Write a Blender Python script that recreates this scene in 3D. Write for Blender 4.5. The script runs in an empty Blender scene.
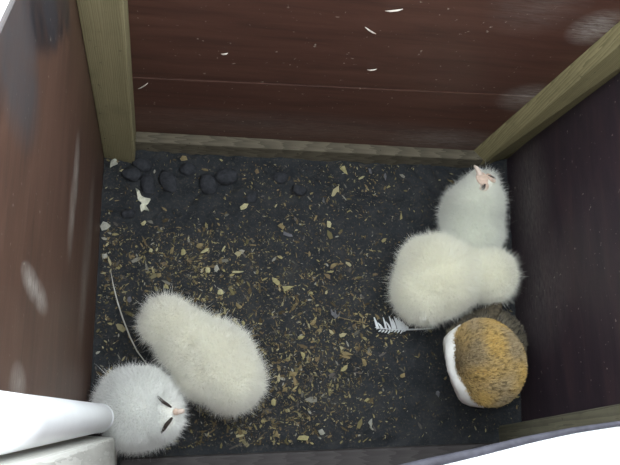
import bpy, bmesh, math, random
import numpy as np
from mathutils import Vector, Matrix, noise, Euler
from mathutils.bvhtree import BVHTree

random.seed(7); rng = np.random.default_rng(7)
SC = bpy.context.scene
COL = SC.collection

# ------------------------------------------------------------------ camera
FPX = 677.27; CX, CY = 310.0, 232.5
CAM = Vector((0.0842, -0.0100, 0.9002))
ROT = (Matrix.Rotation(-0.04241, 3, 'Z') @ Matrix.Rotation(-0.20969, 3, 'Y') @ Matrix.Rotation(0.32586, 3, 'X'))
cd = bpy.data.cameras.new('camera'); co = bpy.data.objects.new('camera', cd); COL.objects.link(co)
cd.sensor_fit = 'HORIZONTAL'; cd.sensor_width = 36; cd.lens = FPX / 620 * 36; cd.clip_start = 0.005
co.matrix_world = Matrix.Translation(CAM) @ ROT.to_4x4()
SC.camera = co

# ------------------------------------------------------------------ sky and exposure
w = bpy.data.worlds.new('sky'); SC.world = w; w.use_nodes = True
bg = w.node_tree.nodes['Background']
bg.inputs[0].default_value = (0.90, 0.96, 1.0, 1); bg.inputs[1].default_value = 3.0
SC.view_settings.view_transform = 'Standard'; SC.view_settings.look = 'None'
SC.view_settings.exposure = 0.52; SC.view_settings.gamma = 1.0
SC.view_settings.use_curve_mapping = False
SC.cycles.max_bounces = 16; SC.cycles.diffuse_bounces = 10

# the nest camera's own small lamp, beside its lens
ld = bpy.data.lights.new('camera_lamp', 'POINT'); ld.energy = 2.6; ld.color = (.93, .97, 1.0); ld.shadow_soft_size = .012
lo_ = bpy.data.objects.new('camera_lamp', ld); COL.objects.link(lo_); lo_.location = (.066, .02, .885)

# ------------------------------------------------------------------ pixel helpers
def ray(x, y):
    return ROT @ Vector(((x - CX) / FPX, -(y - CY) / FPX, -1))
def at(x, y, z=0.0):
    d = ray(x, y); return CAM + d * ((z - CAM.z) / d.z)
def onplane(x, y, p, n):
    d = ray(x, y); p = Vector(p); n = Vector(n); return CAM + d * ((p - CAM).dot(n) / d.dot(n))
def proj(p):
    q = ROT.transposed() @ (Vector(p) - CAM); return CX + FPX * q.x / -q.z, CY - FPX * q.y / -q.z
def mpp(z): return (CAM.z - z) / FPX * 1.05      # metres in a pixel at height z

# ------------------------------------------------------------------ object helpers
def tag(o, label=None, cat=None, group=None, kind=None):
    if label: o['label'] = label
    if cat: o['category'] = cat
    if group: o['group'] = group
    if kind: o['kind'] = kind
    return o
def empty(name, loc):
    o = bpy.data.objects.new(name, None); COL.objects.link(o); o.location = loc; o.empty_display_size = .02
    return o
def link(name, me, m, parent=None, smooth=False):
    o = bpy.data.objects.new(name, me); COL.objects.link(o)
    if m: me.materials.append(m)
    if parent:
        o.parent = parent
        off = wloc(parent)
        me.transform(Matrix.Translation(-off))
    if smooth: me.shade_smooth()
    return o
def wloc(o):
    l = o.location.copy()
    while o.parent: o = o.parent; l += o.location
    return l
def centre(o):
    """put a top-level mesh's origin at the middle of its base"""
    v = [x.co for x in o.data.vertices]
    c = Vector(((min(p.x for p in v) + max(p.x for p in v)) / 2, (min(p.y for p in v) + max(p.y for p in v)) / 2, min(p.z for p in v)))
    o.data.transform(Matrix.Translation(-c)); o.location = c
    return o
def mesh(name, verts, faces):
    me = bpy.data.meshes.new(name); me.from_pydata([tuple(v) for v in verts], [], faces); me.update(); return me
def from_bm(name, bm):
    me = bpy.data.meshes.new(name); bmesh.ops.recalc_face_normals(bm, faces=bm.faces); bm.to_mesh(me); bm.free(); return me
def prism(name, bot, top, bevel=.002, seg=2, cuts=0):
    bm = bmesh.new(); n = len(bot)
    b = [bm.verts.new(p) for p in bot]; t = [bm.verts.new(p) for p in top]
    bm.faces.new(b[::-1]); bm.faces.new(t)
    for i in range(n): bm.faces.new((b[i], b[(i + 1) % n], t[(i + 1) % n], t[i]))
    bmesh.ops.recalc_face_normals(bm, faces=bm.faces)
    if bevel: bmesh.ops.bevel(bm, geom=bm.edges[:], offset=bevel, segments=seg, affect='EDGES', profile=.6)
    return from_bm(name, bm)
def box(name, x0, x1, y0, y1, z0, z1, bevel=.002):
    return prism(name, [(x0, y0, z0), (x1, y0, z0), (x1, y1, z0), (x0, y1, z0)], [(x0, y0, z1), (x1, y0, z1), (x1, y1, z1), (x0, y1, z1)], bevel)
def tube(name, pts, radii, n=8, flat=1.0, caps=True):
    """swept tube through pts"""
    pts = [Vector(p) for p in pts]; vs = []; fs = []
    for i, p in enumerate(pts):
        d = (pts[min(i + 1, len(pts) - 1)] - pts[max(i - 1, 0)]).normalized()
        a = d.cross(Vector((0, 0, 1)))
        if a.length < 1e-3: a = d.cross(Vector((0, 1, 0)))
        a.normalize(); b = a.cross(d)
        for k in range(n):
            t = 2 * math.pi * k / n
            vs.append(p + (a * math.cos(t) + b * math.sin(t) * flat) * radii[i])
    for i in range(len(pts) - 1):
        for k in range(n):
            k2 = (k + 1) % n; fs.append((i * n + k, i * n + k2, (i + 1) * n + k2, (i + 1) * n + k))
    if caps: fs.append(tuple(range(n))[::-1]); fs.append(tuple((len(pts) - 1) * n + k for k in range(n)))
    return mesh(name, vs, fs)
def blob(name, parts, voxel=.004, smooth_it=6, disp=0, dscale=60):
    """one continuous surface out of overlapping ellipsoids (centre, radii, 3x3 rotation)"""
    bm = bmesh.new()
    for c, r, m in parts:
        M = Matrix.Translation(c) @ (m.to_4x4() if m else Matrix()) @ Matrix.Diagonal((*r, 1))
        bmesh.ops.create_icosphere(bm, subdivisions=3, radius=1, matrix=M)
    me = from_bm(name + '_raw', bm)
    o = bpy.data.objects.new('tmp', me); COL.objects.link(o)
    r = o.modifiers.new('r', 'REMESH'); r.mode = 'VOXEL'; r.voxel_size = voxel
    s = o.modifiers.new('s', 'SMOOTH'); s.iterations = smooth_it; s.factor = .6
    dg = bpy.context.evaluated_depsgraph_get(); dg.update()
    out = bpy.data.meshes.new_from_object(o.evaluated_get(dg)); out.name = name
    bpy.data.objects.remove(o); bpy.data.meshes.remove(me)
    if disp:
        out.update()
        ns = [v.normal.copy() for v in out.vertices]
        for v, n in zip(out.vertices, ns): v.co += n * disp * noise.noise(v.co * dscale)
    return out
def strand_mesh(name, pts, dirs, lens, widths, cols, droop=.25):
    """a tapering bent ribbon of three triangles for every strand"""
    n = len(pts)
    rv = rng.normal(size=(n, 3)); side = np.cross(dirs, rv); side /= np.linalg.norm(side, axis=1)[:, None] + 1e-9
    L = lens[:, None]; W = widths[:, None]
    bend = rng.normal(size=(n, 3)) * L * droop
    mid = pts + dirs * L * .55 + bend * .35; tip = pts + dirs * L + bend
    V = np.empty((n, 5, 3)); V[:, 0] = pts - side * W; V[:, 1] = pts + side * W
    V[:, 2] = mid + side * W * .75; V[:, 3] = mid - side * W * .75; V[:, 4] = tip
    base = np.arange(n)[:, None] * 5
    F = np.concatenate([base + [0, 1, 2], base + [0, 2, 3], base + [3, 2, 4]], axis=1).reshape(-1, 3)
    me = bpy.data.meshes.new(name)
    me.vertices.add(n * 5); me.vertices.foreach_set('co', V.reshape(-1).astype(np.float32))
    nf = len(F); me.loops.add(nf * 3); me.loops.foreach_set('vertex_index', F.reshape(-1).astype(np.int32))
    me.polygons.add(nf); me.polygons.foreach_set('loop_start', np.arange(0, nf * 3, 3, dtype=np.int32))
    me.update(calc_edges=True)
    a = me.color_attributes.new('tint', 'FLOAT_COLOR', 'POINT')
    c4 = np.ones((n, 5, 4)); c4[:, :, :3] = cols[:, None, :]
    a.data.foreach_set('color', c4.reshape(-1).astype(np.float32))
    return me
def sample(me, n):
    """n random points on a mesh with their normals"""
    me.calc_loop_triangles(); nt = len(me.loop_triangles)
    tv = np.empty(nt * 3, np.int32); me.loop_triangles.foreach_get('vertices', tv); tv = tv.reshape(-1, 3)
    co = np.empty(len(me.vertices) * 3, np.float32); me.vertices.foreach_get('co', co); co = co.reshape(-1, 3)
    no = np.array([v.normal[:] for v in me.vertices])
    A, B, C = co[tv[:, 0]], co[tv[:, 1]], co[tv[:, 2]]
    ar = np.linalg.norm(np.cross(B - A, C - A), axis=1); t = rng.choice(nt, n, p=ar / ar.sum())
    u, v = rng.random(n), rng.random(n); sw = u + v > 1; u[sw] = 1 - u[sw]; v[sw] = 1 - v[sw]
    q = np.stack([1 - u - v, u, v], 1)[:, :, None]
    P = (np.stack([A[t], B[t], C[t]], 1) * q).sum(1); N = (np.stack([no[tv[t, k]] for k in range(3)], 1) * q).sum(1)
    return P, N / (np.linalg.norm(N, axis=1)[:, None] + 1e-9)

# ------------------------------------------------------------------ materials
class NT:
    def __init__(s, name):
        s.m = bpy.data.materials.new(name); s.m.use_nodes = True; s.t = s.m.node_tree
        s.b = s.t.nodes['Principled BSDF']; s.tc = s.n('ShaderNodeTexCoord')
    def n(s, typ, **kw):
        o = s.t.nodes.new(typ)
        for k, v in kw.items():
            if k.startswith('i_'): o.inputs[int(k[2:])].default_value = v
            else: setattr(o, k, v)
        return o
    def l(s, a, b): s.t.links.new(a, b)
    def pos(s):
        g = s.n('ShaderNodeNewGeometry'); return g.outputs['Position']
    def scaled(s, v, src=None, rot=None):
        mp = s.n('ShaderNodeMapping'); mp.inputs['Scale'].default_value = v
        if rot: mp.inputs['Rotation'].default_value = rot
        s.l(src or s.tc.outputs['Object'], mp.inputs[0]); return mp.outputs[0]
    def noise(s, vec, scale, detail=5, rough=.55, dist=0):
        o = s.n('ShaderNodeTexNoise'); o.inputs['Scale'].default_value = scale; o.inputs['Detail'].default_value = detail
        o.inputs['Roughness'].default_value = rough; o.inputs['Distortion'].default_value = dist
        s.l(vec, o.inputs['Vector']); return o.outputs['Fac']
    def ramp(s, fac, stops):
        r = s.n('ShaderNodeValToRGB'); e = r.color_ramp.elements
        while len(e) < len(stops): e.new(.5)
        for k, (p, c) in enumerate(stops): e[k].position = p; e[k].color = (*c, 1) if len(c) == 3 else c
        s.l(fac, r.inputs[0]); return r.outputs[0]
    def mix(s, fac, a, b):
        m = s.n('ShaderNodeMix', data_type='RGBA')
        for sock, v in ((m.inputs[0], fac), (m.inputs[6], a), (m.inputs[7], b)):
            if isinstance(v, (int, float)): sock.default_value = v
            elif isinstance(v, tuple): sock.default_value = (*v, 1)
            else: s.l(v, sock)
        return m.outputs[2]
    def math(s, op, a, b=None, clamp=False):
        m = s.n('ShaderNodeMath', operation=op); m.use_clamp = clamp
        for sock, v in ((m.inputs[0], a), (m.inputs[1], b)):
            if v is None: continue
            if isinstance(v, (int, float)): sock.default_value = v
            else: s.l(v, sock)
        return m.outputs[0]
    def spot(s, c, r, stretch=(1, 1, 1)):
        """a soft worn place round point c"""
        sub = s.n('ShaderNodeVectorMath', operation='SUBTRACT'); s.l(s.pos(), sub.inputs[0]); sub.inputs[1].default_value = c
        mul = s.n('ShaderNodeVectorMath', operation='MULTIPLY'); s.l(sub.outputs[0], mul.inputs[0]); mul.inputs[1].default_value = [q / r for q in stretch]
        ln = s.n('ShaderNodeVectorMath', operation='LENGTH'); s.l(mul.outputs[0], ln.inputs[0])
        return s.math('SUBTRACT', 1.0, ln.outputs['Value'], True)
    def bump(s, h, strength=.3, dist=.002):
        b = s.n('ShaderNodeBump'); b.inputs['Strength'].default_value = strength; b.inputs['Distance'].default_value = dist
        s.l(h, b.inputs['Height']); s.l(b.outputs[0], s.b.inputs['Normal'])
    def fin(s, col, rough=.7, spec=.3):
        if isinstance(col, tuple): s.b.inputs['Base Color'].default_value = (*col, 1)
        else: s.l(col, s.b.inputs['Base Color'])
        if isinstance(rough, (int, float)): s.b.inputs['Roughness'].default_value = rough
        else: s.l(rough, s.b.inputs['Roughness'])
        s.b.inputs['Specular IOR Level'].default_value = spec
        return s.m

def wood_wall(name, grain, dark, mid, light, spots=(), stains=(), rough=.5, spec=.35):
    """stained plywood: long grain, pale scuffs where it is worn, pale flecks"""
    m = NT(name); p = m.pos()
    g = m.noise(m.scaled(grain, p), 9, 8, .65, .6)
    c = m.ramp(g, [(.25, dark), (.5, mid), (.78, light)])
    big = m.noise(m.scaled((1, 1, 1), p), 7, 3)
    c = m.mix(m.math('MULTIPLY', big, .35), c, tuple(q * .55 for q in mid))
    fine = m.noise(m.scaled(tuple(q * 1.5 for q in grain), p), 50, 6, .8)
    scuff = None
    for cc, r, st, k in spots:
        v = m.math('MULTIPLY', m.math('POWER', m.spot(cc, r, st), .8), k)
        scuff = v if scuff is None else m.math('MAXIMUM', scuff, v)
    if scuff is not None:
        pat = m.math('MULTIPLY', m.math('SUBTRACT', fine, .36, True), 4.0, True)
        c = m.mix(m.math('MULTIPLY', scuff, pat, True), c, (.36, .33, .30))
    for cc, r, st, col in stains:
        c = m.mix(m.math('MULTIPLY', m.math('MULTIPLY', m.spot(cc, r, st), 2.2, True), m.math('ADD', m.noise(m.scaled((1, 1, 1), p), 60, 5, .7), .25, True), True), c, col)
    fl = m.noise(m.scaled((1, 1, 1), p), 170, 2, .5)
    c = m.mix(m.math('MULTIPLY', m.math('SUBTRACT', fl, .70, True), 9, True), c, (.34, .31, .26))
    m.bump(g, .25, .001)
    return m.fin(c, rough, spec)
def timber(name, grain, a, b, c3, spots=()):
    m = NT(name); p = m.pos()
    sc = m.scaled(grain, p)
    wv = m.n('ShaderNodeTexWave', wave_type='BANDS', bands_direction='X', wave_profile='SAW')
    wv.inputs['Scale'].default_value = 150; wv.inputs['Distortion'].default_value = 7; wv.inputs['Detail'].default_value = 3; wv.inputs['Detail Scale'].default_value = 1.2
    m.l(sc, wv.inputs['Vector'])
    g = m.noise(sc, 22, 7, .65, .4)
    f = m.math('ADD', m.math('MULTIPLY', wv.outputs['Fac'], .32), m.math('MULTIPLY', g, .72))
    c = m.ramp(f, [(.2, a), (.5, b), (.85, c3)])
    d = m.noise(m.scaled((1, 1, 1), p), 20, 4)
    c = m.mix(m.math('MULTIPLY', m.math('SUBTRACT', d, .5, True), 1.6, True), c, a)
    fl = m.noise(m.scaled((1, 1, 1), p), 160, 2, .5)
    c = m.mix(m.math('MULTIPLY', m.math('SUBTRACT', fl, .7, True), 8, True), c, (.03, .028, .02))
    m.bump(f, .2, .0006)
    return m.fin(c, .75, .2)
def plain(name, col, rough=.7, spec=.3, var=.25, scale=60, bump=0):
    m = NT(name); n = m.noise(m.tc.outputs['Object'], scale, 5)
    c = m.ramp(n, [(.3, tuple(q * (1 - var) for q in col)), (.7, tuple(min(1, q * (1 + var)) for q in col))])
    if bump: m.bump(n, bump, .002)
    return m.fin(c, rough, spec)
def tinted(name, rough=.9, translucent=0.0):
    m = NT(name); at_ = m.n('ShaderNodeVertexColor'); at_.layer_name = 'tint'
    if not translucent:
        return m.fin(at_.outputs[0], rough, .15)
    d = m.n('ShaderNodeBsdfDiffuse'); t = m.n('ShaderNodeBsdfTranslucent'); mx = m.n('ShaderNodeMixShader'); mx.inputs[0].default_value = translucent
    m.l(at_.outputs[0], d.inputs[0]); m.l(at_.outputs[0], t.inputs[0]); m.l(d.outputs[0], mx.inputs[1]); m.l(t.outputs[0], mx.inputs[2])
    m.l(mx.outputs[0], m.t.nodes['Material Output'].inputs[0]); return m.m

# ------------------------------------------------------------------ the box
D = 0.425                                  # inner face of the back wall
YF = -0.055                                # inner face of the front wall
def xr(y): return .578 + .092 * y          # inner face of the right wall (a little out of square)
def ztop(y): return .706 - .63 * y         # the sides slope down to the back
T = .012
RP = (xr(0), 0, 0); RN = (1, -.092, 0)
BP = (0, D, 0); BN = (0, 1, 0)

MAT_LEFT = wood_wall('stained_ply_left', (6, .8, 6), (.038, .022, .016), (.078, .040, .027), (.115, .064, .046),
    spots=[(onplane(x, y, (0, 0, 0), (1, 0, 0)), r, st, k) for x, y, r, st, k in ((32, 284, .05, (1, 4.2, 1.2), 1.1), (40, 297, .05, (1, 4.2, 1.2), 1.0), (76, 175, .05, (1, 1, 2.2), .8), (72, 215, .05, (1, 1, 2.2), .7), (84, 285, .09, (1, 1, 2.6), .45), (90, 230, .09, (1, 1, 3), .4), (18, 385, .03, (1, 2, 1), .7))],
    stains=[(onplane(x, y, (0, 0, 0), (1, 0, 0)), r, (1, 1, .6), c) for x, y, r, c in ((30, 20, .022, (.02, .02, .025)), (38, 21, .022, (.007, .007, .010)), (45, 20, .024, (.006, .006, .009)), (52, 17, .024, (.006, .006, .009)), (59, 13, .022, (.007, .007, .010)), (66, 8, .022, (.012, .012, .014)), (50, 4, .03, (.02, .02, .025)), (18, 60, .05, (.045, .043, .046)))])
MAT_BACK = wood_wall('stained_ply_back', (.7, 6, 7), (.042, .020, .016), (.086, .038, .027), (.125, .058, .041),
    spots=[(onplane(597, 28, BP, BN), .036, (1, 1, 1), 1.0), (onplane(525, 98, BP, BN), .04, (1, 1, 1), .7), (onplane(445, 140, BP, BN), .10, (.8, 1, 2.4), .55),
           (onplane(300, 128, BP, BN), .2, (.6, 1, 4), .22), (onplane(540, 5, BP, BN), .06, (1, 1, 1), .22)])
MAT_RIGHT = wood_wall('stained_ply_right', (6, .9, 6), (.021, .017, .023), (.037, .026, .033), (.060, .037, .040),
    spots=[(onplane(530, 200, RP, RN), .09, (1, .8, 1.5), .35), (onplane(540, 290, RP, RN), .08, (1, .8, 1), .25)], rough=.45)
MAT_POST_A = timber('post_timber_pale', (1, 1, .06), (.13, .115, .062), (.235, .205, .115), (.33, .29, .17))
MAT_POST_B = timber('post_timber_grey', (1, 1, .06), (.07, .062, .035), (.19, .165, .085), (.30, .26, .14))
MAT_BATTEN = timber('batten_timber', (.06, 1, 1), (.055, .048, .036), (.115, .10, .072), (.18, .155, .11))
MAT_PALE = timber('post_timber_bleached', (1, 1, .06), (.36, .36, .33), (.55, .55, .51), (.66, .66, .62))
MAT_WHITE = plain('white_plastic', (.78, .80, .82), .35, .5, .04, 25)

def slab(name, quad, n, t, m, parent=None, bevel=.0008):
    """a board: four corner points of its inner face, pushed back by t along n"""
    q = [Vector(p) for p in quad]; off = Vector(n).normalized() * t
    return link(name, prism(name, q, [p + off for p in q], bevel, 1), m, parent)
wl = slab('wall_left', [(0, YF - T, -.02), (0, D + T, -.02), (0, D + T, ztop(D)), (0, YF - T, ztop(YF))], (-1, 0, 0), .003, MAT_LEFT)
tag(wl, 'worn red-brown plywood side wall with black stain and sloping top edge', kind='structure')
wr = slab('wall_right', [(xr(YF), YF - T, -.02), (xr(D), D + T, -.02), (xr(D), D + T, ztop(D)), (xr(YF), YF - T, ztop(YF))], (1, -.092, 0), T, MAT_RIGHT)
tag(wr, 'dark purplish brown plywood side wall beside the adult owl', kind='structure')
wb = empty('wall_back', (.3, D, 0)); tag(wb, 'red-brown wall of two stained boards with a level seam', kind='structure')
sa, sb_ = onplane(128, 77, BP, BN).z, onplane(380, 89, BP, BN).z
def seam(x): return sa + (sb_ - sa) * (x - .04) / .31
for z0a, z0b, z1a, z1b, dy in ((-.02, -.02, seam(-.0) - .0008, seam(.63) - .0008, .0), (seam(-.0) + .0008, seam(.63) + .0008, ztop(D), ztop(D), .0)):
    slab('board', [(0, D + dy, z0a), (xr(D), D + dy, z0b), (xr(D), D + dy, z1b), (0, D + dy, z1a)], (0, 1, 0), T, MAT_BACK, wb, .0007)
wf = slab('wall_front', [(0, YF, -.02), (xr(YF), YF, -.02), (xr(YF), YF, ztop(YF)), (0, YF, ztop(YF))], (0, -1, 0), T, MAT_BACK)
tag(wf, 'red-brown plywood front wall behind the white curved guard', kind='structure')

# floor of trodden droppings and soil
def fh(x, y):
    v = Vector((x, y, 0))
    h = .0035 * noise.noise(v * 18) + .0022 * noise.noise(v * 55 + Vector((3, 1, 0))) + .0012 * noise.noise(v * 130)
    k = min(1, max(0, (y - .27) / .08))                       # cloddier towards the back wall
    cl = abs(noise.noise(v * 34 + Vector((9, 9, 0)))) ; c2 = abs(noise.noise(v * 75 + Vector((2, 7, 0))))
    return h + (.35 + .65 * k) * (.0085 * cl ** .7 + .004 * c2 - .003)
nx, ny = 300, 230
vs = []; fs = []
for j in range(ny):
    for i in range(nx):
        x = -.008 + .64 * i / (nx - 1); y = YF - .004 + (D + .008 - YF) * j / (ny - 1); vs.append((x, y, fh(x, y)))
for j in range(ny - 1):
    for i in range(nx - 1): a = j * nx + i; fs.append((a, a + 1, a + nx + 1, a + nx))
m = NT('soil'); p = m.pos()
n1 = m.noise(p, 28, 6, .65); n2 = m.noise(p, 260, 6, .75)
c = m.ramp(n1, [(.3, (.016, .019, .023)), (.55, (.030, .033, .037)), (.8, (.050, .050, .048))])
c = m.mix(m.math('MULTIPLY', m.math('SUBTRACT', n2, .53, True), 4.0, True), c, (.105, .093, .068))
m.bump(n2, .8, .003)
MAT_SOIL = m.fin(c, .9, .2)
fl = link('floor', mesh('floor', vs, fs), MAT_SOIL, smooth=True)
tag(fl, 'dark trodden nest floor of soil and droppings strewn with chips', kind='structure')

# timber along the foot of the back wall and of the front wall
bt = prism('trim_1', [(.041, .4055, -.01), (.575, .4055, -.01), (.575, D, -.01), (.041, D, -.01)], [(.041, .409, .026), (.575, .409, .026), (.575, D, .026), (.041, D, .026)], .002)
tag(link('trim_1', bt, MAT_BATTEN), 'weathered grey-brown batten along the foot of the back wall', kind='structure')
ft = prism('trim_2', [(.04, YF, -.01), (xr(0), YF, -.01), (xr(0), -.003, -.01), (.04, -.003, -.01)], [(.04, YF, .012), (xr(0), YF, .012), (xr(0), -.006, .012), (.04, -.006, .012)], .003)
tag(link('trim_2', ft, timber('batten_timber_dark', (.06, 1, 1), (.038, .034, .034), (.060, .055, .055), (.085, .078, .076))), 'grey batten along the foot of the front wall', kind='structure')
# corner posts
zt = .43
def line(p, q, z): t = (z - p.z) / (q.z - p.z); return p + (q - p) * t
a0, a1 = onplane(106, 144, (0, 0, 0), (1, 0, 0)), onplane(76, 0, (0, 0, 0), (1, 0, 0))
yl = lambda z: line(a0, a1, z).y
PF = .388
b0, b1 = onplane(133, 138, (0, PF, 0), BN), onplane(123, 0, (0, PF, 0), BN)
xp = lambda z: line(b0, b1, z).x
pb = [[(0, PF + .004, z), (xp(z), PF, z), (xp(z) + .001, D, z), (0, D, z)] for z in (-.012, zt)]
tag(link('trim_3', prism('trim_3', *pb, .0025), MAT_POST_A), 'olive pale timber corner post between left wall and back wall', kind='structure')
c0, c1 = onplane(468, 155, BP, BN), onplane(620, 20, BP, BN)
d0, d1 = onplane(512, 154, RP, RN), onplane(620, 73, RP, RN)
r0, r1 = onplane(479, 166, (0, D - .018, 0), BN), onplane(620, 45, (0, D - .018, 0), BN)
pb = []
for z in (-.012, zt):
    A = line(c0, c1, z); R_ = line(r0, r1, z); C_ = line(d0, d1, z)
    pb.append([(A.x, D, z), (R_.x, R_.y, z), (xr(C_.y), C_.y, z), (xr(D), D, z)])
tag(link('trim_4', prism('trim_4', *pb, .002), MAT_POST_B), 'grained timber corner post behind the owlet with raised beak', kind='structure')
e0, e1 = onplane(500, 426, RP, RN), onplane(620, 404, RP, RN)
pb = []
for z in (-.012, .6):
    A = line(e0, e1, z); pb.append([(xr(A.y), A.y, z), (xr(YF), YF, z), (xr(YF) - .04, YF, z), (xr(A.y) - .034, A.y - .004, z)])
tag(link('trim_5', prism('trim_5', *pb, .003), timber('post_timber_dark', (1, 1, .06), (.05, .047, .036), (.105, .10, .072), (.17, .16, .11))), 'grey corner post below the adult owl beside the white guard', kind='structure')
pb = [[(0, YF, -.012), (.036, YF, -.012), (.036, .022, -.012), (0, .024, -.012)], [(0, YF, .64), (.036, YF, .64), (.036, -.010, .64), (0, -.008, .64)]]
tag(link('trim_6', prism('trim_6', *pb, .003), MAT_PALE), 'bleached pale corner post beside the white pipe', kind='structure')

# white pipe clipped in the corner
pa, pc = at(99, 418, .11), at(0, 423, .60)
pdir = (pc - pa); pz = pa + pdir * 1.16
pr = empty('pipe', pa); tag(pr, 'white round plastic pipe rising beside the pale corner post', 'pipe')
link('pipe_wall', tube('pipe_wall', [pa + (pz - pa) * t for t in (0, .02, .2, .4, .6, .8, 1)], [.0140, .0150, .0145, .0138, .0132, .0125, .012], 28), MAT_WHITE, pr, True)
link('end_rim', tube('end_rim', [pa, pa + pdir.normalized() * .004], [.0156, .0156], 28), MAT_WHITE, pr, True)

# white curved guard on the front wall
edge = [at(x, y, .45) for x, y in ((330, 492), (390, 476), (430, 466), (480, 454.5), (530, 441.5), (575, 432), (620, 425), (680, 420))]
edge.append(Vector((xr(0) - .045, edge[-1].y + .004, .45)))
vs = []; fs = []
prof = [(0, 0), (.25, .002), (.6, .004), (.86, .003), (.96, 0), (1, -.005), (.995, -.012), (.97, -.02), (.94, -.03)]
for e in edge:
    for t, dz in prof: vs.append((e.x, YF + (e.y - YF) * t, .45 + dz))
k = len(prof)
for i in range(len(edge) - 1):
    for j in range(k - 1): a = i * k + j; fs.append((a, a + k, a + k + 1, a + 1))
gr_ = empty('guard_rail', (edge[3].x, YF, .42)); gm = mesh('panel', vs, fs)
gd = link('panel', gm, MAT_WHITE, gr_, True)
link('lip_shade', tube('lip_shade', [e + Vector((0, .001, -.004)) for e in edge], [.0045, .0042, .004, .0034, .0028, .0022, .0018, .0016, .0016], 10), plain('lip_shade_grey', (.055, .055, .07), .6, .3, .3, 120), gr_, True)  # dark tapering tube added along the edge, its colour standing for the lip's shade
so = gd.modifiers.new('thickness', 'SOLIDIFY'); so.thickness = .003; so.offset = -1
sd = gd.modifiers.new('round', 'SUBSURF'); sd.levels = 1; sd.render_levels = 2
tag(gr_, 'white curved guard with grey strip for the shade on its lip on the front wall', 'guard')

# ------------------------------------------------------------------ the owls
MAT_DOWN = tinted('down', translucent=.45)
MAT_SKIN = plain('downy_skin', (.84, .83, .77), .9, .1, .08, 90)
MAT_FACE = plain('bare_face', (.60, .46, .37), .7, .2, .22, 240)
MAT_SLIT = plain('closed_eyelid', (.035, .025, .02), .6, .3, .2, 300)
MAT_BEAK = plain('beak_horn', (.68, .56, .48), .45, .4, .12, 200)
MAT_FEA = tinted('feather_tint', .85)
def ball(px, py, z, rpx, ang=0, hz=None):
    """ellipsoid at a pixel and height; rpx = half lengths in pixels along and across ang (degrees, counter-clockwise in the picture)"""
    k = mpp(z); a, b = (rpx if isinstance(rpx, tuple) else (rpx, rpx))
    return (at(px, py, z), (a * k, b * k, hz or min(a, b) * k), Matrix.Rotation(math.radians(ang), 3, 'Z'))
def face_point(bvh, px, py, lift=.0):
    d = ray(px, py).normalized(); h = bvh.ray_cast(CAM, d)
    return (h[0] + h[1] * lift, h[1]) if h[0] else (None, None)
BODIES = []
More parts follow.
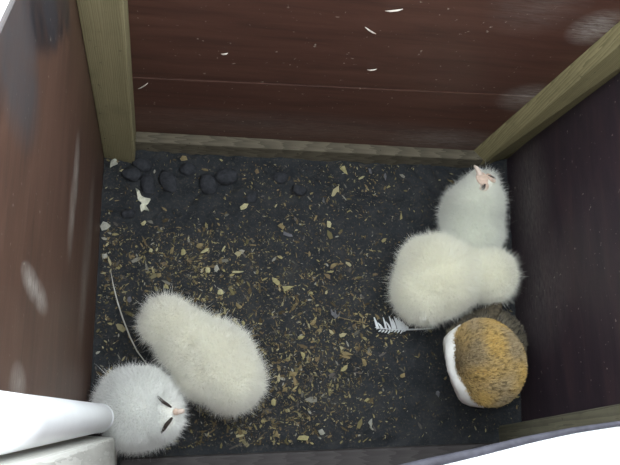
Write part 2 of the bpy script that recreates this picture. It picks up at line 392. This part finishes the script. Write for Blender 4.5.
def owlet(label, parts, tint, n=60000, length=.0085, face=None, lie=(0, 0, 0), seed=1, tuft=.5):
    me = blob('body', parts, .0035, 8, .0035, 45)
    lo = min(v.co.z for v in me.vertices)
    me.transform(Matrix.Translation((0, 0, .001 - lo)))
    me.update()
    bvh = BVHTree.FromPolygons([v.co for v in me.vertices], [p.vertices[:] for p in me.polygons])
    c = sum((v.co for v in me.vertices), Vector()) / len(me.vertices)
    BODIES.append(bvh)
    root = empty('owlet', (c.x, c.y, .0)); tag(root, label, 'owlet', 'downy owlets on the nest floor')
    P, N = sample(me, n)
    keep = N[:, 2] > -.75
    L = length * (.45 + .8 * rng.random(n) ** 1.3)
    fcs = []
    if face:
        for fx, fy, fr, short in face['bare']:
            q, nn = face_point(bvh, fx, fy)
            if q is None: continue
            dist = np.linalg.norm(P - np.array(q), axis=1) / (fr * mpp(q.z))
            L *= np.where(dist < 1, short, np.where(dist < 1.5, short + (1 - short) * (dist - 1) * 2, 1))
    L = L * np.where(keep, 1, .3)
    # soft clumps: neighbouring strands lean the same way
    cl = np.array([[noise.noise(Vector(p) * 55 + Vector((seed * 7, k * 31, 0))) for k in range(3)] for p in P])
    dirs = N * .75 + cl * .5 + rng.normal(size=(n, 3)) * .5 + np.array(lie)
    dirs[:, 2] = np.where(P[:, 2] < .012, np.maximum(dirs[:, 2], .05), dirs[:, 2])
    dirs /= np.linalg.norm(dirs, axis=1)[:, None]
    t = np.array(tint)
    patch = np.array([noise.noise(Vector(p) * 30 + Vector((seed, 0, 5))) for p in P])[:, None]
    cols = np.clip(t * (1 + .03 * patch + rng.normal(size=(n, 1)) * .03), 0, .97)
    body = link('body', me, MAT_SKIN, root, True)
    dn = link('down', strand_mesh('down', P, dirs, L, rng.uniform(.00013, .0003, n), cols, .6), MAT_DOWN, root)
    tag(dn, kind='stuff')
    if face:
        fd = root
        for fx, fy, w_, h_, ang in face['skin']:
            q, nn = face_point(bvh, fx, fy, .001)
            if q is None: continue
            bm = bmesh.new(); bmesh.ops.create_icosphere(bm, subdivisions=3, radius=1)
            X = (at(fx + math.cos(math.radians(ang)), fy - math.sin(math.radians(ang)), q.z) - at(fx, fy, q.z)); X = (X - nn * X.dot(nn)).normalized(); Y = nn.cross(X)
            k = mpp(q.z); M = Matrix((X * w_ * k, Y * h_ * k, nn * .0028)).transposed().to_4x4(); M.translation = q
            bmesh.ops.transform(bm, matrix=M, verts=bm.verts)
            for v in bm.verts: v.co += nn * .0008 * noise.noise(v.co * 400)
            o_ = link('facial_disc', from_bm('facial_disc', bm), MAT_FACE, root, True); fd = o_ if fd is root else fd
        bx, by = face['beak']; q, nn = face_point(bvh, *face['beak_root'])
        if q is not None:
            tip = at(bx, by, q.z + face.get('dz', .004))
            d = tip - q; s = face.get('beak_r', .0042)
            pts = [q - nn * .003, q + d * .35 + nn * .003, q + d * .7 + nn * .0028, tip, tip - nn * .004 + d * .03]
            link('beak', tube('beak', pts, [s * 1.15, s, s * .72, s * .42, s * .1], 12), MAT_BEAK, fd, True)
        for (x0, y0, x1, y1, wd) in face['eyes']:
            pts = []
            for t_ in (0, .25, .5, .75, 1):
                q, nn = face_point(bvh, x0 + (x1 - x0) * t_, y0 + (y1 - y0) * t_, .0032)
                if q is not None: pts.append(q)
            if len(pts) > 2:
                r_ = [wd * (0.35 + .65 * math.sin(math.pi * (i + .3) / (len(pts) - .4))) * mpp(.09) for i in range(len(pts))]
                link('eye', tube('eye', pts, r_, 8), MAT_SLIT, fd, True)
    return root, bvh

# sitting in the back corner, beak raised
owlet('white downy owlet with raised pink beak sitting below the grained corner post',
      [ball(471, 216, .05, (28, 35), 0, .046), ball(474, 236, .045, (28, 20), 0, .042), ball(479, 200, .085, (25, 23), 0, .03), ball(483, 186, .097, (15, 17), 30, .022), ball(481, 178, .100, (8, 12), 30, .012)],
      (.905, .915, .868), 115000, .0072, seed=1,
      face=dict(beak=(474.5, 166), beak_root=(481, 177), beak_r=.0036, bare=[(482, 178, 7, .12), (487, 183, 6, .15), (477, 170, 8, .15)],
                skin=[(482, 179, 9, 6.5, 110), (490.5, 178.5, 7.5, 4.2, -30), (484, 187, 6, 5, 60)],
                eyes=[(481.8, 190.5, 484.5, 183.5, 2.3), (487, 177, 495.5, 180.5, 1.4)]))
# lying with the head turned away to the side wall
owlet('large cream downy owlet lying against the adult owl, face hidden',
      [ball(440, 278, .058, (38, 37), 10, .055), ball(423, 292, .05, (27, 30), 30, .045), ball(432, 262, .055, (32, 24), 10, .045), ball(491, 275, .07, (25, 25), 0, .033), ball(468, 276, .058, (22, 25), 0, .036)],
      (.96, .952, .878), 165000, .0078, seed=2)
owlet('long cream downy owlet stretched out on the chips with its head towards the curved stalk',
      [ball(167, 321, .06, (21, 20), 0, .033), ball(188, 340, .055, (28, 25), -40, .040), ball(214, 361, .055, (36, 34), -42, .05), ball(233, 381, .05, (25, 27), -40, .045)],
      (.945, .937, .878), 165000, .0078, seed=3)
owlet('round white downy owlet with dark closed eyes huddled beside the pipe',
      [ball(139, 408, .055, (32, 33), 0, .050), ball(122, 401, .045, (20, 25), 0, .04), ball(148, 412, .06, (27, 28), 0, .046), ball(164, 412, .085, (14, 19), 0, .023)],
      (.925, .932, .915), 125000, .0070, seed=4,
      face=dict(beak=(184, 411), beak_root=(176, 412), beak_r=.003, bare=[(168, 407, 5, .3), (168, 421, 6, .3), (177, 411, 6, .3)],
                skin=[(175, 412, 5.5, 3.2, 10)],
                eyes=[(158, 398, 170, 408, 1.5), (162, 430, 171, 417, 1.9)]))

# adult owl crouching by the side wall, seen on the crown
def adult():
    hz = .105
    hc = at(486, 362, hz); k = mpp(hz)
    fdir = (at(440, 372, hz) - at(486, 362, hz)); fdir.z = 0; fdir.normalize()
    fdir = (fdir + Vector((0, 0, -.50))).normalized()
    up = (Vector((0, 0, 1)) - fdir * fdir.z).normalized(); side = up.cross(fdir)
    HR = Matrix((fdir, side, up)).transposed()
    head = (hc, (.046, .055, .042), HR)
    parts = [head, (hc + Vector((.014, .022, -.036)), (.040, .040, .038), None), (hc + Vector((.032, .030, -.052)), (.045, .042, .044), None), (hc + Vector((.030, .006, -.06)), (.038, .040, .044), None), (hc + Vector((-.012, .022, -.030)), (.026, .028, .028), None)]
    me = blob('body', parts, .0035, 6)
    BODIES.append(BVHTree.FromPolygons([v.co for v in me.vertices], [p.vertices[:] for p in me.polygons]))
    root = empty('adult_owl', (hc.x, hc.y + .03, 0))
    tag(root, 'adult owl with golden grey-flecked crown and white face crouching by the dark wall', 'owl')
    P, N = sample(me, 70000); n = len(P)
    rel = P - np.array(hc); hd = np.sqrt(((rel @ np.array(HR)) / np.array([.050, .059, .046]) ) ** 2 @ np.ones(3))
    ishead = hd < 1.12
    fx = rel @ np.array(fdir); ux = rel @ np.array(up)
    facez = ishead & (fx > .034) & (ux < .022)
    sp = np.array([noise.noise(Vector(p) * 38) for p in P]); sp2 = np.array([noise.noise(Vector((p[0] * 260, p[1] * 260, p[2] * 260))) for p in P])
    gold = np.array([.50, .33, .10]); grey = np.array([.26, .22, .17]); pale = np.array([.58, .47, .24]); dark = np.array([.045, .038, .027])
    mixf = np.clip(.5 + sp[:, None] * 1.3, 0, 1) * .75; cols = (grey * mixf + gold * (1 - mixf)) * .85 + pale * .15
    cols = np.where(sp2[:, None] > .34, cols * .55 + dark * .3, cols)
    back = np.array([.125, .11, .08]) * (1 + .8 * sp[:, None])
    cols = np.where(ishead[:, None], cols, np.where(sp2[:, None] > .2, np.array([.05, .045, .04]), back))
    cols = np.where(facez[:, None], np.array([.74, .73, .70]), cols)
    cols = np.clip(cols * (1 + rng.normal(size=(n, 1)) * .10), .005, .95)
    # plumage lies flat, swept back from the face
    dirs = -np.array(fdir) * .8 + N * .32 + rng.normal(size=(n, 3)) * .12; dirs -= N * (np.sum(dirs * N, 1)[:, None] - .3)
    bodyd = np.array([.5, .5, -.3]); dirs = np.where(ishead[:, None], dirs, bodyd + N * .3 + rng.normal(size=(n, 3)) * .12)
    dirs[:, 2] = np.where(P[:, 2] < .012, np.maximum(dirs[:, 2], .05), dirs[:, 2])
    dirs /= np.linalg.norm(dirs, axis=1)[:, None]
    L = np.where(ishead, .0045, .010) * rng.uniform(.6, 1.2, n); L = np.where(facez, .0025, L)
    link('body', me, plain('owl_under_plumage', (.20, .15, .08), .9, .1, .3, 120), root, True)
    pl = link('plumage', strand_mesh('plumage', P, dirs, L, rng.uniform(.00035, .0007, n), cols, .15), MAT_FEA, root); tag(pl, kind='stuff')
    # heart-shaped face disc: two shallow lobes with a raised rim
    MW = plain('white_face_disc', (.80, .80, .77), .85, .1, .05, 200)
    FO = hc + fdir * .037
    vs = []; fs = []; nr, na = 9, 44
    for r in range(nr + 1):
        t = r / nr
        for a in range(na):
            th = 2 * math.pi * a / na
            R_ = .054 * (1 - .22 * max(0, math.sin(th)) - .10 * max(0, math.sin(th)) ** 8)
            x, y = R_ * t * math.cos(th), R_ * .95 * t * math.sin(th)
            lobe = min((x - .02) ** 2 + (y - .004) ** 2, (x + .02) ** 2 + (y - .004) ** 2) ** .5
            depth = .013 - .005 * math.exp(-(lobe / .015) ** 2) - .032 * t ** 6
            vs.append(FO + side * x + up * (y - .006) + fdir * (depth + .001 * noise.noise(Vector((x, y, 0)) * 200)))
    for r in range(nr):
        for a in range(na): b = (a + 1) % na; fs.append((r * na + a, (r + 1) * na + a, (r + 1) * na + b, r * na + b))
    fo = link('facial_disc', mesh('facial_disc', vs, fs), MW, root, True); tag(fo, 'white heart-shaped face disc')
    for s in (-1, 1):
        bm = bmesh.new(); bmesh.ops.create_uvsphere(bm, u_segments=16, v_segments=10, radius=.0065, matrix=Matrix.Translation(FO + side * s * .02 + up * -.002 + fdir * .003))
        link('eye', from_bm('eye', bm), plain('owl_eye', (.012, .010, .009), .15, .6, .1), fo, True)
    b0_ = FO - fdir * .004 - up * .030
    link('beak', tube('beak', [b0_, b0_ + fdir * .005 - up * .006, b0_ + fdir * .004 - up * .014, b0_ + fdir * .0 - up * .019], [.005, .0048, .003, .0006], 10), MAT_BEAK, fo, True)
    # folded wings along the back and the tail
    MWING = plain('owl_wing', (.075, .062, .042), .85, .15, .5, 150, .3)
    for s in (-1, 1):
        base = hc + Vector((.034 - s * .022, .022 + s * .026, -.045)); bm = bmesh.new()
        M = Matrix.Translation(base + Vector((.012, .008, -.004) if s > 0 else (-.012, .0, -.006))) @ Matrix.Rotation(-.75 if s > 0 else -.3, 4, 'Z') @ Matrix.Rotation(-.15, 4, 'X') @ Matrix.Diagonal((.012, .046, .034, 1))
        bmesh.ops.create_icosphere(bm, subdivisions=3, radius=1, matrix=M)
        link('wing', from_bm('wing', bm), MWING, root, True)
    tb = hc + Vector((.050, .036, -.070)); ta = Vector((.72, .69, 0)); ts = Vector((-.69, .72, 0))
    tq = lambda u, v, z: tb + ta * u + ts * v + Vector((0, 0, z))
    link('tail', prism('tail', [tq(0, -.02, -.006), tq(.03, -.024, -.018), tq(.03, .024, -.018), tq(0, .02, -.006)], [tq(0, -.02, .002), tq(.03, -.024, -.013), tq(.03, .024, -.013), tq(0, .02, .002)], .002), MWING, root)
    for s in (-1, 1):
        ftc = Vector((hc.x + .038 + s * .004, hc.y + .006 + s * .022, 0)); g = fh(ftc.x, ftc.y)
        vs_ = [];
        ft_ = link('foot', tube('foot', [ftc + Vector((0, .012, .035)), ftc + Vector((0, .004, .012 + g)), ftc + Vector((0, -.012, .005 + g)), ftc + Vector((0, -.026, .003 + g))], [.006, .005, .004, .0015], 8), MAT_BEAK, root, True)
    return root
adult()

# ------------------------------------------------------------------ loose things on the floor
MARKS = [((120, 152), 'the pale olive post'), ((142, 196), 'the ragged white scrap'), ((114, 285), 'the curved stalk'), ((172, 292), 'the head of the long owlet'), ((250, 335), 'the back of the long owlet'),
         ((265, 400), 'the rump of the long owlet'), ((186, 440), 'the round owlet with closed eyes'), ((392, 330), 'the white feather'), ((350, 320), 'the worn feather stem'), ((390, 270), 'the large cream owlet'),
         ((440, 375), 'the adult owl'), ((310, 450), 'the front batten'), ((280, 160), 'the back batten'), ((380, 166), 'the back batten at its grained post end'), ((200, 165), 'the back batten at its pale post end'), ((100, 235), 'the worn left wall'), ((215, 185), 'the two pellets lying side by side'), ((285, 235), 'the open middle of the floor')]
def near(x, y): return min(MARKS, key=lambda q: (q[0][0] - x) ** 2 + (q[0][1] - y) ** 2)[1]
MAT_PELLET = plain('pellet_felt', (.036, .038, .043), .95, .1, .35, 160, .8)
pellets = [(132, 174, 10, 7, 0), (148, 183, 7, 12, 12), (168, 180, 8.5, 13, 25), (128, 213, 7, 5, 30), (208, 183, 9, 12, 15), (142, 163, 10, 7, -20), (227, 176, 12, 9, 10), (281, 177, 9, 7, 20),
           (188, 168, 9, 7, 0), (252, 196, 8, 6, 40), (300, 190, 8, 6, -20)]
PL = ['dark oval pellet lying crosswise behind the ragged white scrap', 'upright oval dark pellet touching the tip of the white scrap', 'large tilted dark pellet beside the one touching the white scrap', 'small dark pellet on the wall side of the white scrap',
      'long dark pellet, the narrower of two lying side by side along the back', 'dark pellet nearest the foot of the pale olive post', 'broad dark pellet, the wider of two lying side by side along the back', 'dark pellet lying alone below the middle of the back batten',
      'dark pellet close under the back batten with a brown chip beside it', 'half sunk dark pellet touching a cream chip', 'small dark pellet furthest from the pale post']
for x, y, a, b, ang in pellets:
    c = at(x, y, .006); k = mpp(0); bm = bmesh.new()
    bmesh.ops.create_icosphere(bm, subdivisions=3, radius=1, matrix=Matrix.Translation((c.x, c.y, fh(c.x, c.y) + .003)) @ Matrix.Rotation(math.radians(ang), 4, 'Z') @ Matrix.Diagonal((a * k, b * k, min(a, b) * k * .7, 1)))
    me = from_bm('owl_pellet', bm); me.update(); ns = [v.normal.copy() for v in me.vertices]
    for v, nn in zip(me.vertices, ns): v.co += nn * (.0022 * noise.noise(v.co * 130) + .001 * noise.noise(v.co * 420))
    tag(centre(link('owl_pellet', me, MAT_PELLET, smooth=True)), PL[pellets.index((x, y, a, b, ang))], 'pellet', 'owl pellets on the nest floor')

CHIP = [(.31, .28, .14), (.42, .39, .22), (.16, .12, .07), (.33, .33, .28), (.13, .13, .14), (.22, .175, .09)]
CM = [plain(n, c, .85, .15, .25, 250, .2) for n, c in zip(('chip_yellow', 'chip_cream', 'chip_brown', 'chip_pale', 'chip_grey', 'chip_tan'), CHIP)]
CW = ('yellowish', 'cream', 'brown', 'whitish', 'grey', 'tan')
chips = [(244, 207, 10, 6, 40, 1), (344, 171, 14, 6, -58, 0), (282, 226, 12, 5, -40, 5), (329, 224, 9, 6, 60, 1), (287, 235, 15, 3.5, -18, 4), (323, 201, 8, 2.5, 88, 4), (257, 170, 7, 5, 80, 2),
    (237, 272, 13, 4, 8, 1), (277, 281, 10, 6, -40, 0), (287, 288, 12, 5, 15, 0), (221, 292, 7, 6, 30, 1), (216, 269, 5, 9, 5, 3), (237, 324, 9, 4, -40, 0), (243, 324, 4, 8, 15, 0), (335, 315, 11, 6, -45, 4),
    (183, 252, 8, 6, 70, 0), (200, 245, 8, 7, 20, 5), (205, 250, 8, 3.5, 30, 1), (224, 248, 9, 2.5, 65, 1), (151, 250, 6, 4, -20, 1), (104, 255, 8, 6, 20, 3), (144, 223, 7, 3.5, 50, 1), (105, 226, 10, 8, 60, 3),
    (183, 160, 9, 7, 50, 5), (114, 163, 6, 13, -15, 3), (293, 374, 8, 8, 20, 5), (303, 355, 5, 8, 20, 0), (347, 354, 10, 5, -10, 5), (365, 363, 5, 10, 15, 5), (321, 432, 8, 6, 30, 3), (303, 438, 11, 5, 10, 0),
    (277, 434, 5, 9, 15, 5), (285, 389, 8, 5, 0, 5), (274, 402, 6, 7, 40, 0), (402, 376, 8, 7, 40, 5), (367, 400, 6, 5, 20, 0), (370, 423, 4, 9, -10, 3), (438, 393, 6, 8, 20, 4), (344, 368, 9, 5, 40, 0),
    (370, 171, 5, 7, 10, 4), (386, 175, 2.5, 9, 0, 4), (361, 178, 9, 2.5, 30, 1), (388, 187, 9, 3, 40, 0), (172, 250, 6, 8, 0, 5), (158, 275, 6, 5, 40, 5), (330, 272, 8, 3, 5, 0), (311, 293, 7, 5, -35, 0),
    (332, 266, 6, 5, 0, 2), (313, 323, 9, 4, 50, 5), (320, 330, 7, 5, 0, 5), (300, 338, 8, 5, 20, 0), (334, 265, 7, 4, 30, 5), (239, 306, 7, 4, -50, 5), (166, 286, 5, 7, 30, 0), (208, 270, 6, 5, 0, 1), (130, 300, 5, 6, 20, 4)]
def chip_mesh(c, l, w_, ang, seed, th=.0012):
    r = random.Random(seed); n = 6; ring = []
    for i in range(n):
        t = 2 * math.pi * i / n; q = r.choice((.55, .8, 1.0, 1.2)) * r.uniform(.9, 1.1)
        ring.append(Vector((l / 2 * q * math.cos(t), w_ / 2 * q * math.sin(t), r.uniform(-.3, .6) * w_ * .25)))
    M = Matrix.Translation(c) @ Matrix.Rotation(math.radians(ang), 4, 'Z') @ Matrix.Rotation(r.uniform(-.25, .25), 4, 'X')
    ring = [M @ v for v in ring]; mid = M @ Vector((0, 0, .0012)); dz = Vector((0, 0, th))
    vs = ring + [v + dz for v in ring] + [mid + dz]
    fs = [tuple(range(n))[::-1]] + [(i, (i + 1) % n, n + (i + 1) % n, n + i) for i in range(n)] + [(n + i, n + (i + 1) % n, 2 * n) for i in range(n)]
    return mesh('wood_chip', vs, fs)
for i, (x, y, l, w_, ang, ci) in enumerate(chips):
    c = at(x, y, .003); k = mpp(0); c.z = fh(c.x, c.y) + .0015
    tag(centre(link('wood_chip', chip_mesh(c, l * k, w_ * k, ang, i), CM[ci])), ('thin sliver-like ' if min(l, w_) < 3.6 else 'narrow ' if min(l, w_) / max(l, w_) < .62 else 'broad ') + CW[ci] + ' chip lying closest to ' + near(x, y), 'chip', CW[ci] + ' chips on the nest floor')

# ragged white scrap in the back left
c = at(142, 200, .004)
sv = [(135.5, 187), (139, 190), (141.5, 196), (145, 198), (150.5, 199), (148, 203), (145.5, 205), (149, 210.5), (144, 209), (141, 211.5), (140, 206), (142, 203), (138, 200), (137, 194)]
bot = []; top = []
for i, (x, y) in enumerate(sv):
    q = at(x, y, .004); g = fh(q.x, q.y); bot.append((q.x, q.y, g)); top.append((q.x, q.y, g + .0035 + .002 * math.sin(i * 2.1)))
bm = bmesh.new(); b_ = [bm.verts.new(p) for p in bot]; t_ = [bm.verts.new(p) for p in top]; n_ = len(b_)
for i in range(n_): bm.faces.new((b_[i], b_[(i + 1) % n_], t_[(i + 1) % n_], t_[i]))
bmesh.ops.triangle_fill(bm, use_beauty=True, edges=[e for e in bm.edges if all(v in t_ for v in e.verts)])
tag(centre(link('torn_scrap', from_bm('torn_scrap', bm), plain('scrap', (.60, .60, .48), .9, .1, .25, 220, .4))), 'ragged whitish scrap lying among dark pellets near the back corner', 'scrap')

# white feather
MAT_FW = plain('white_vane', (.62, .65, .66), .8, .2, .1, 200)
fr = empty('feather', at(395, 327, 0)); tag(fr, 'white feather with split barbs lying beside the large cream owlet', 'feather')
sh = [at(x, y, .008) for x, y in ((375, 327.5), (385, 328.8), (396, 329.6), (408, 329.6), (420, 329.2), (432, 328.2))]
link('shaft', tube('shaft', sh, [.0004, .0007, .0009, .0011, .0011, .0008], 6), MAT_FW, fr, True)
def barb(x0, y0, x1, y1, wd, z=.007):
    p, q = at(x0, y0, z), at(x1, y1, z + .001); d = (q - p).normalized(); s = Vector((-d.y, d.x, 0)) * wd * mpp(0)
    vs_ = [p - s, p + s, (p + q) / 2 + s * .9 + Vector((0, 0, .0012)), (p + q) / 2 - s * .9 + Vector((0, 0, .0012)), q + s * .3, q - s * .3]
    link('barb', mesh('barb', vs_, [(0, 1, 2, 3), (3, 2, 4, 5)]), MAT_FW, fr)
for i, (x, ln, wd) in enumerate([(378, 11, 1.3), (382, 7, 1.1), (387, 11, 1.0), (390, 8, .9), (393, 12, 1.1), (396, 11, 1.2), (398, 12, 1.2), (400, 12, 1.3), (402, 11, 1.3), (404, 9, 1.3), (406, 7, 1.3), (408, 5, 1.2)]):
    barb(x + .7 * math.sin(i * 2.3), 329, x - 4.0, 329 - ln - .8 * math.cos(i * 3.1), wd * 1.15)
for i in range(9): barb(381 + i * 3.1, 330, 378.5 + i * 3.1, 331.6 + (i * 5 % 4) * .7, .9, .006)
# small worn feather beside it
f2 = empty('feather', at(352, 320, 0)); tag(f2, 'thin worn feather stem with a small tuft among the chips', 'feather')
link('shaft', tube('shaft', [at(x, y, .006) for x, y in ((338, 317), (348, 319.5), (358, 321.5), (368, 324))], [.0004, .0006, .0006, .0003], 6), CM[5], f2, True)
for i, (x, y, dx, dy) in enumerate([(364, 323, 2, -4), (362, 322.5, 1, -5), (360, 322, 0, -3.5), (334, 316, -3, -7), (336, 316.5, -1, -7), (338, 317, 2, -5), (335, 316.5, -4, -3)]):
    p, q = at(x, y, .006), at(x + dx, y + dy, .008); s = (q - p).cross(Vector((0, 0, 1))).normalized() * .0011
    link('barb', mesh('barb', [p - s, p + s, q + s * .6, q - s * .6], [(0, 1, 2, 3)]), CM[5] if i < 3 else CM[4], f2)
# long stalk
sk = [at(x, y, z) for x, y, z in ((110.5, 270, .004), (113, 284, .008), (117.5, 302, .012), (123, 319, .014), (130, 337, .014), (137, 351, .012), (149, 367, .006))]
st = link('stalk', tube('stalk', sk, [.0004, .0007, .0008, .0009, .0009, .0008, .0005], 8), plain('stalk', (.48, .47, .42), .6, .3, .15, 80), smooth=True)
tag(centre(st), 'thin pale curved stalk lying between the side wall and the long owlet', 'stalk')

# flecks stuck on the walls
MF = plain('fleck', (.62, .56, .50), .9, .1, .15, 200)
def fleck(x0, y0, x1, y1, wd, p, n, label):
    n = Vector(n).normalized(); a = onplane(x0, y0, p, n) - n * .0012; b = onplane(x1, y1, p, n) - n * .0012
    o = link('down_wisp', tube('down_wisp', [a, a + (b - a) * .3 - n * .001, a + (b - a) * .7 - n * .001, b], [.0003, wd * .0009, wd * .0009, .0003], 6), MF, smooth=True)
    tag(centre(o), label, 'wisp')
fleck(385, 10, 403, 8, 1.2, BP, BN, 'white wisp of down stuck high on the red-brown back wall')
fleck(365, 26, 376, 33, 1.0, BP, BN, 'short pinkish wisp slanting on the upper board of the back wall')
fleck(138, 88, 148, 82, .8, BP, BN, 'faint scratchy wisp just below the board seam beside the pale post')
fleck(367, 69, 377, 68, 1.0, BP, BN, 'small tan crumb of down stuck above the board seam')
fleck(221, 53, 228, 52, 1.2, BP, BN, 'small round pale wisp on the upper board')

# litter of fine chips, too many to count
def dens(x, y):
    d = .16 + .9 * math.exp(-(((x - 265) / 75) ** 2 + ((y - 395) / 75) ** 2)) + .75 * math.exp(-(((x - 185) / 85) ** 2 + ((y - 270) / 42) ** 2)) + .45 * math.exp(-(((x - 335) / 45) ** 2 + ((y - 330) / 75) ** 2)) + .5 * math.exp(-(((x - 108) / 14) ** 2 + ((y - 250) / 75) ** 2))
    d += .3 * math.exp(-(((x - 115) / 12) ** 2 + ((y - 165) / 12) ** 2)) + .15 * math.exp(-(((x - 385) / 60) ** 2 + ((y - 180) / 20) ** 2))
    if y < 225 and x < 240: d *= .45
    if x > 400: d *= .5
    return d
pts = []; lens = []; wid = []; dirs = []; cols = []
pal = np.array([(.30, .26, .13), (.38, .34, .20), (.17, .13, .075), (.30, .29, .24), (.11, .10, .09), (.22, .17, .09)])
N_L = 12000; tries = 0
V = []; F = []; Cc = []
while len(F) < N_L and tries < 300000:
    tries += 1
    x, y = random.uniform(0.004, .6), random.uniform(.004, .404)
    if x > xr(y) - .004: continue
    u, v = proj((x, y, 0)); clump = .55 + 1.1 * max(0, noise.noise(Vector((x * 45, y * 45, 2))) + .15)
    if random.random() > dens(u, v) * clump: continue
    if any(b_.ray_cast(Vector((x, y, -.05)), Vector((0, 0, 1)))[0] and b_.find_nearest(Vector((x, y, .005)))[3] < .03 and b_.ray_cast(Vector((x, y, -.05)), Vector((0, 0, 1)))[0].z < .012 for b_ in BODIES): continue
    l = random.lognormvariate(math.log(.0024), .6); w_ = l * random.uniform(.12, .55); a = random.uniform(0, math.pi); r = random.random
    g = fh(x, y) + .0012; dx, dy = math.cos(a), math.sin(a); tl = random.uniform(-.25, .25)
    b = len(V)
    V += [(x - dx * l / 2 - dy * w_ * .35, y - dy * l / 2 + dx * w_ * .35, g - tl * l / 2), (x - dx * l / 2 + dy * w_ * .35, y - dy * l / 2 - dx * w_ * .35, g - tl * l / 2), (x + dy * w_ / 2, y - dx * w_ / 2, g + .0006),
          (x + dx * l / 2, y + dy * l / 2, g + tl * l / 2), (x - dy * w_ / 2, y + dx * w_ / 2, g + .0006)]
    F.append((b, b + 1, b + 2, b + 3, b + 4)); cc = pal[random.choices(range(6), (5, 3, 4, 2, 4, 5))[0]] * random.uniform(.3, 1.05); Cc += [(*cc, 1)] * 5
me = mesh('litter', V, F); a = me.color_attributes.new('tint', 'FLOAT_COLOR', 'POINT'); a.data.foreach_set('color', np.array(Cc, np.float32).reshape(-1))
tag(link('litter', me, tinted('litter_tint', .9)), 'fine yellowish wood chips and crumbs scattered over the dark floor', 'litter', kind='stuff')
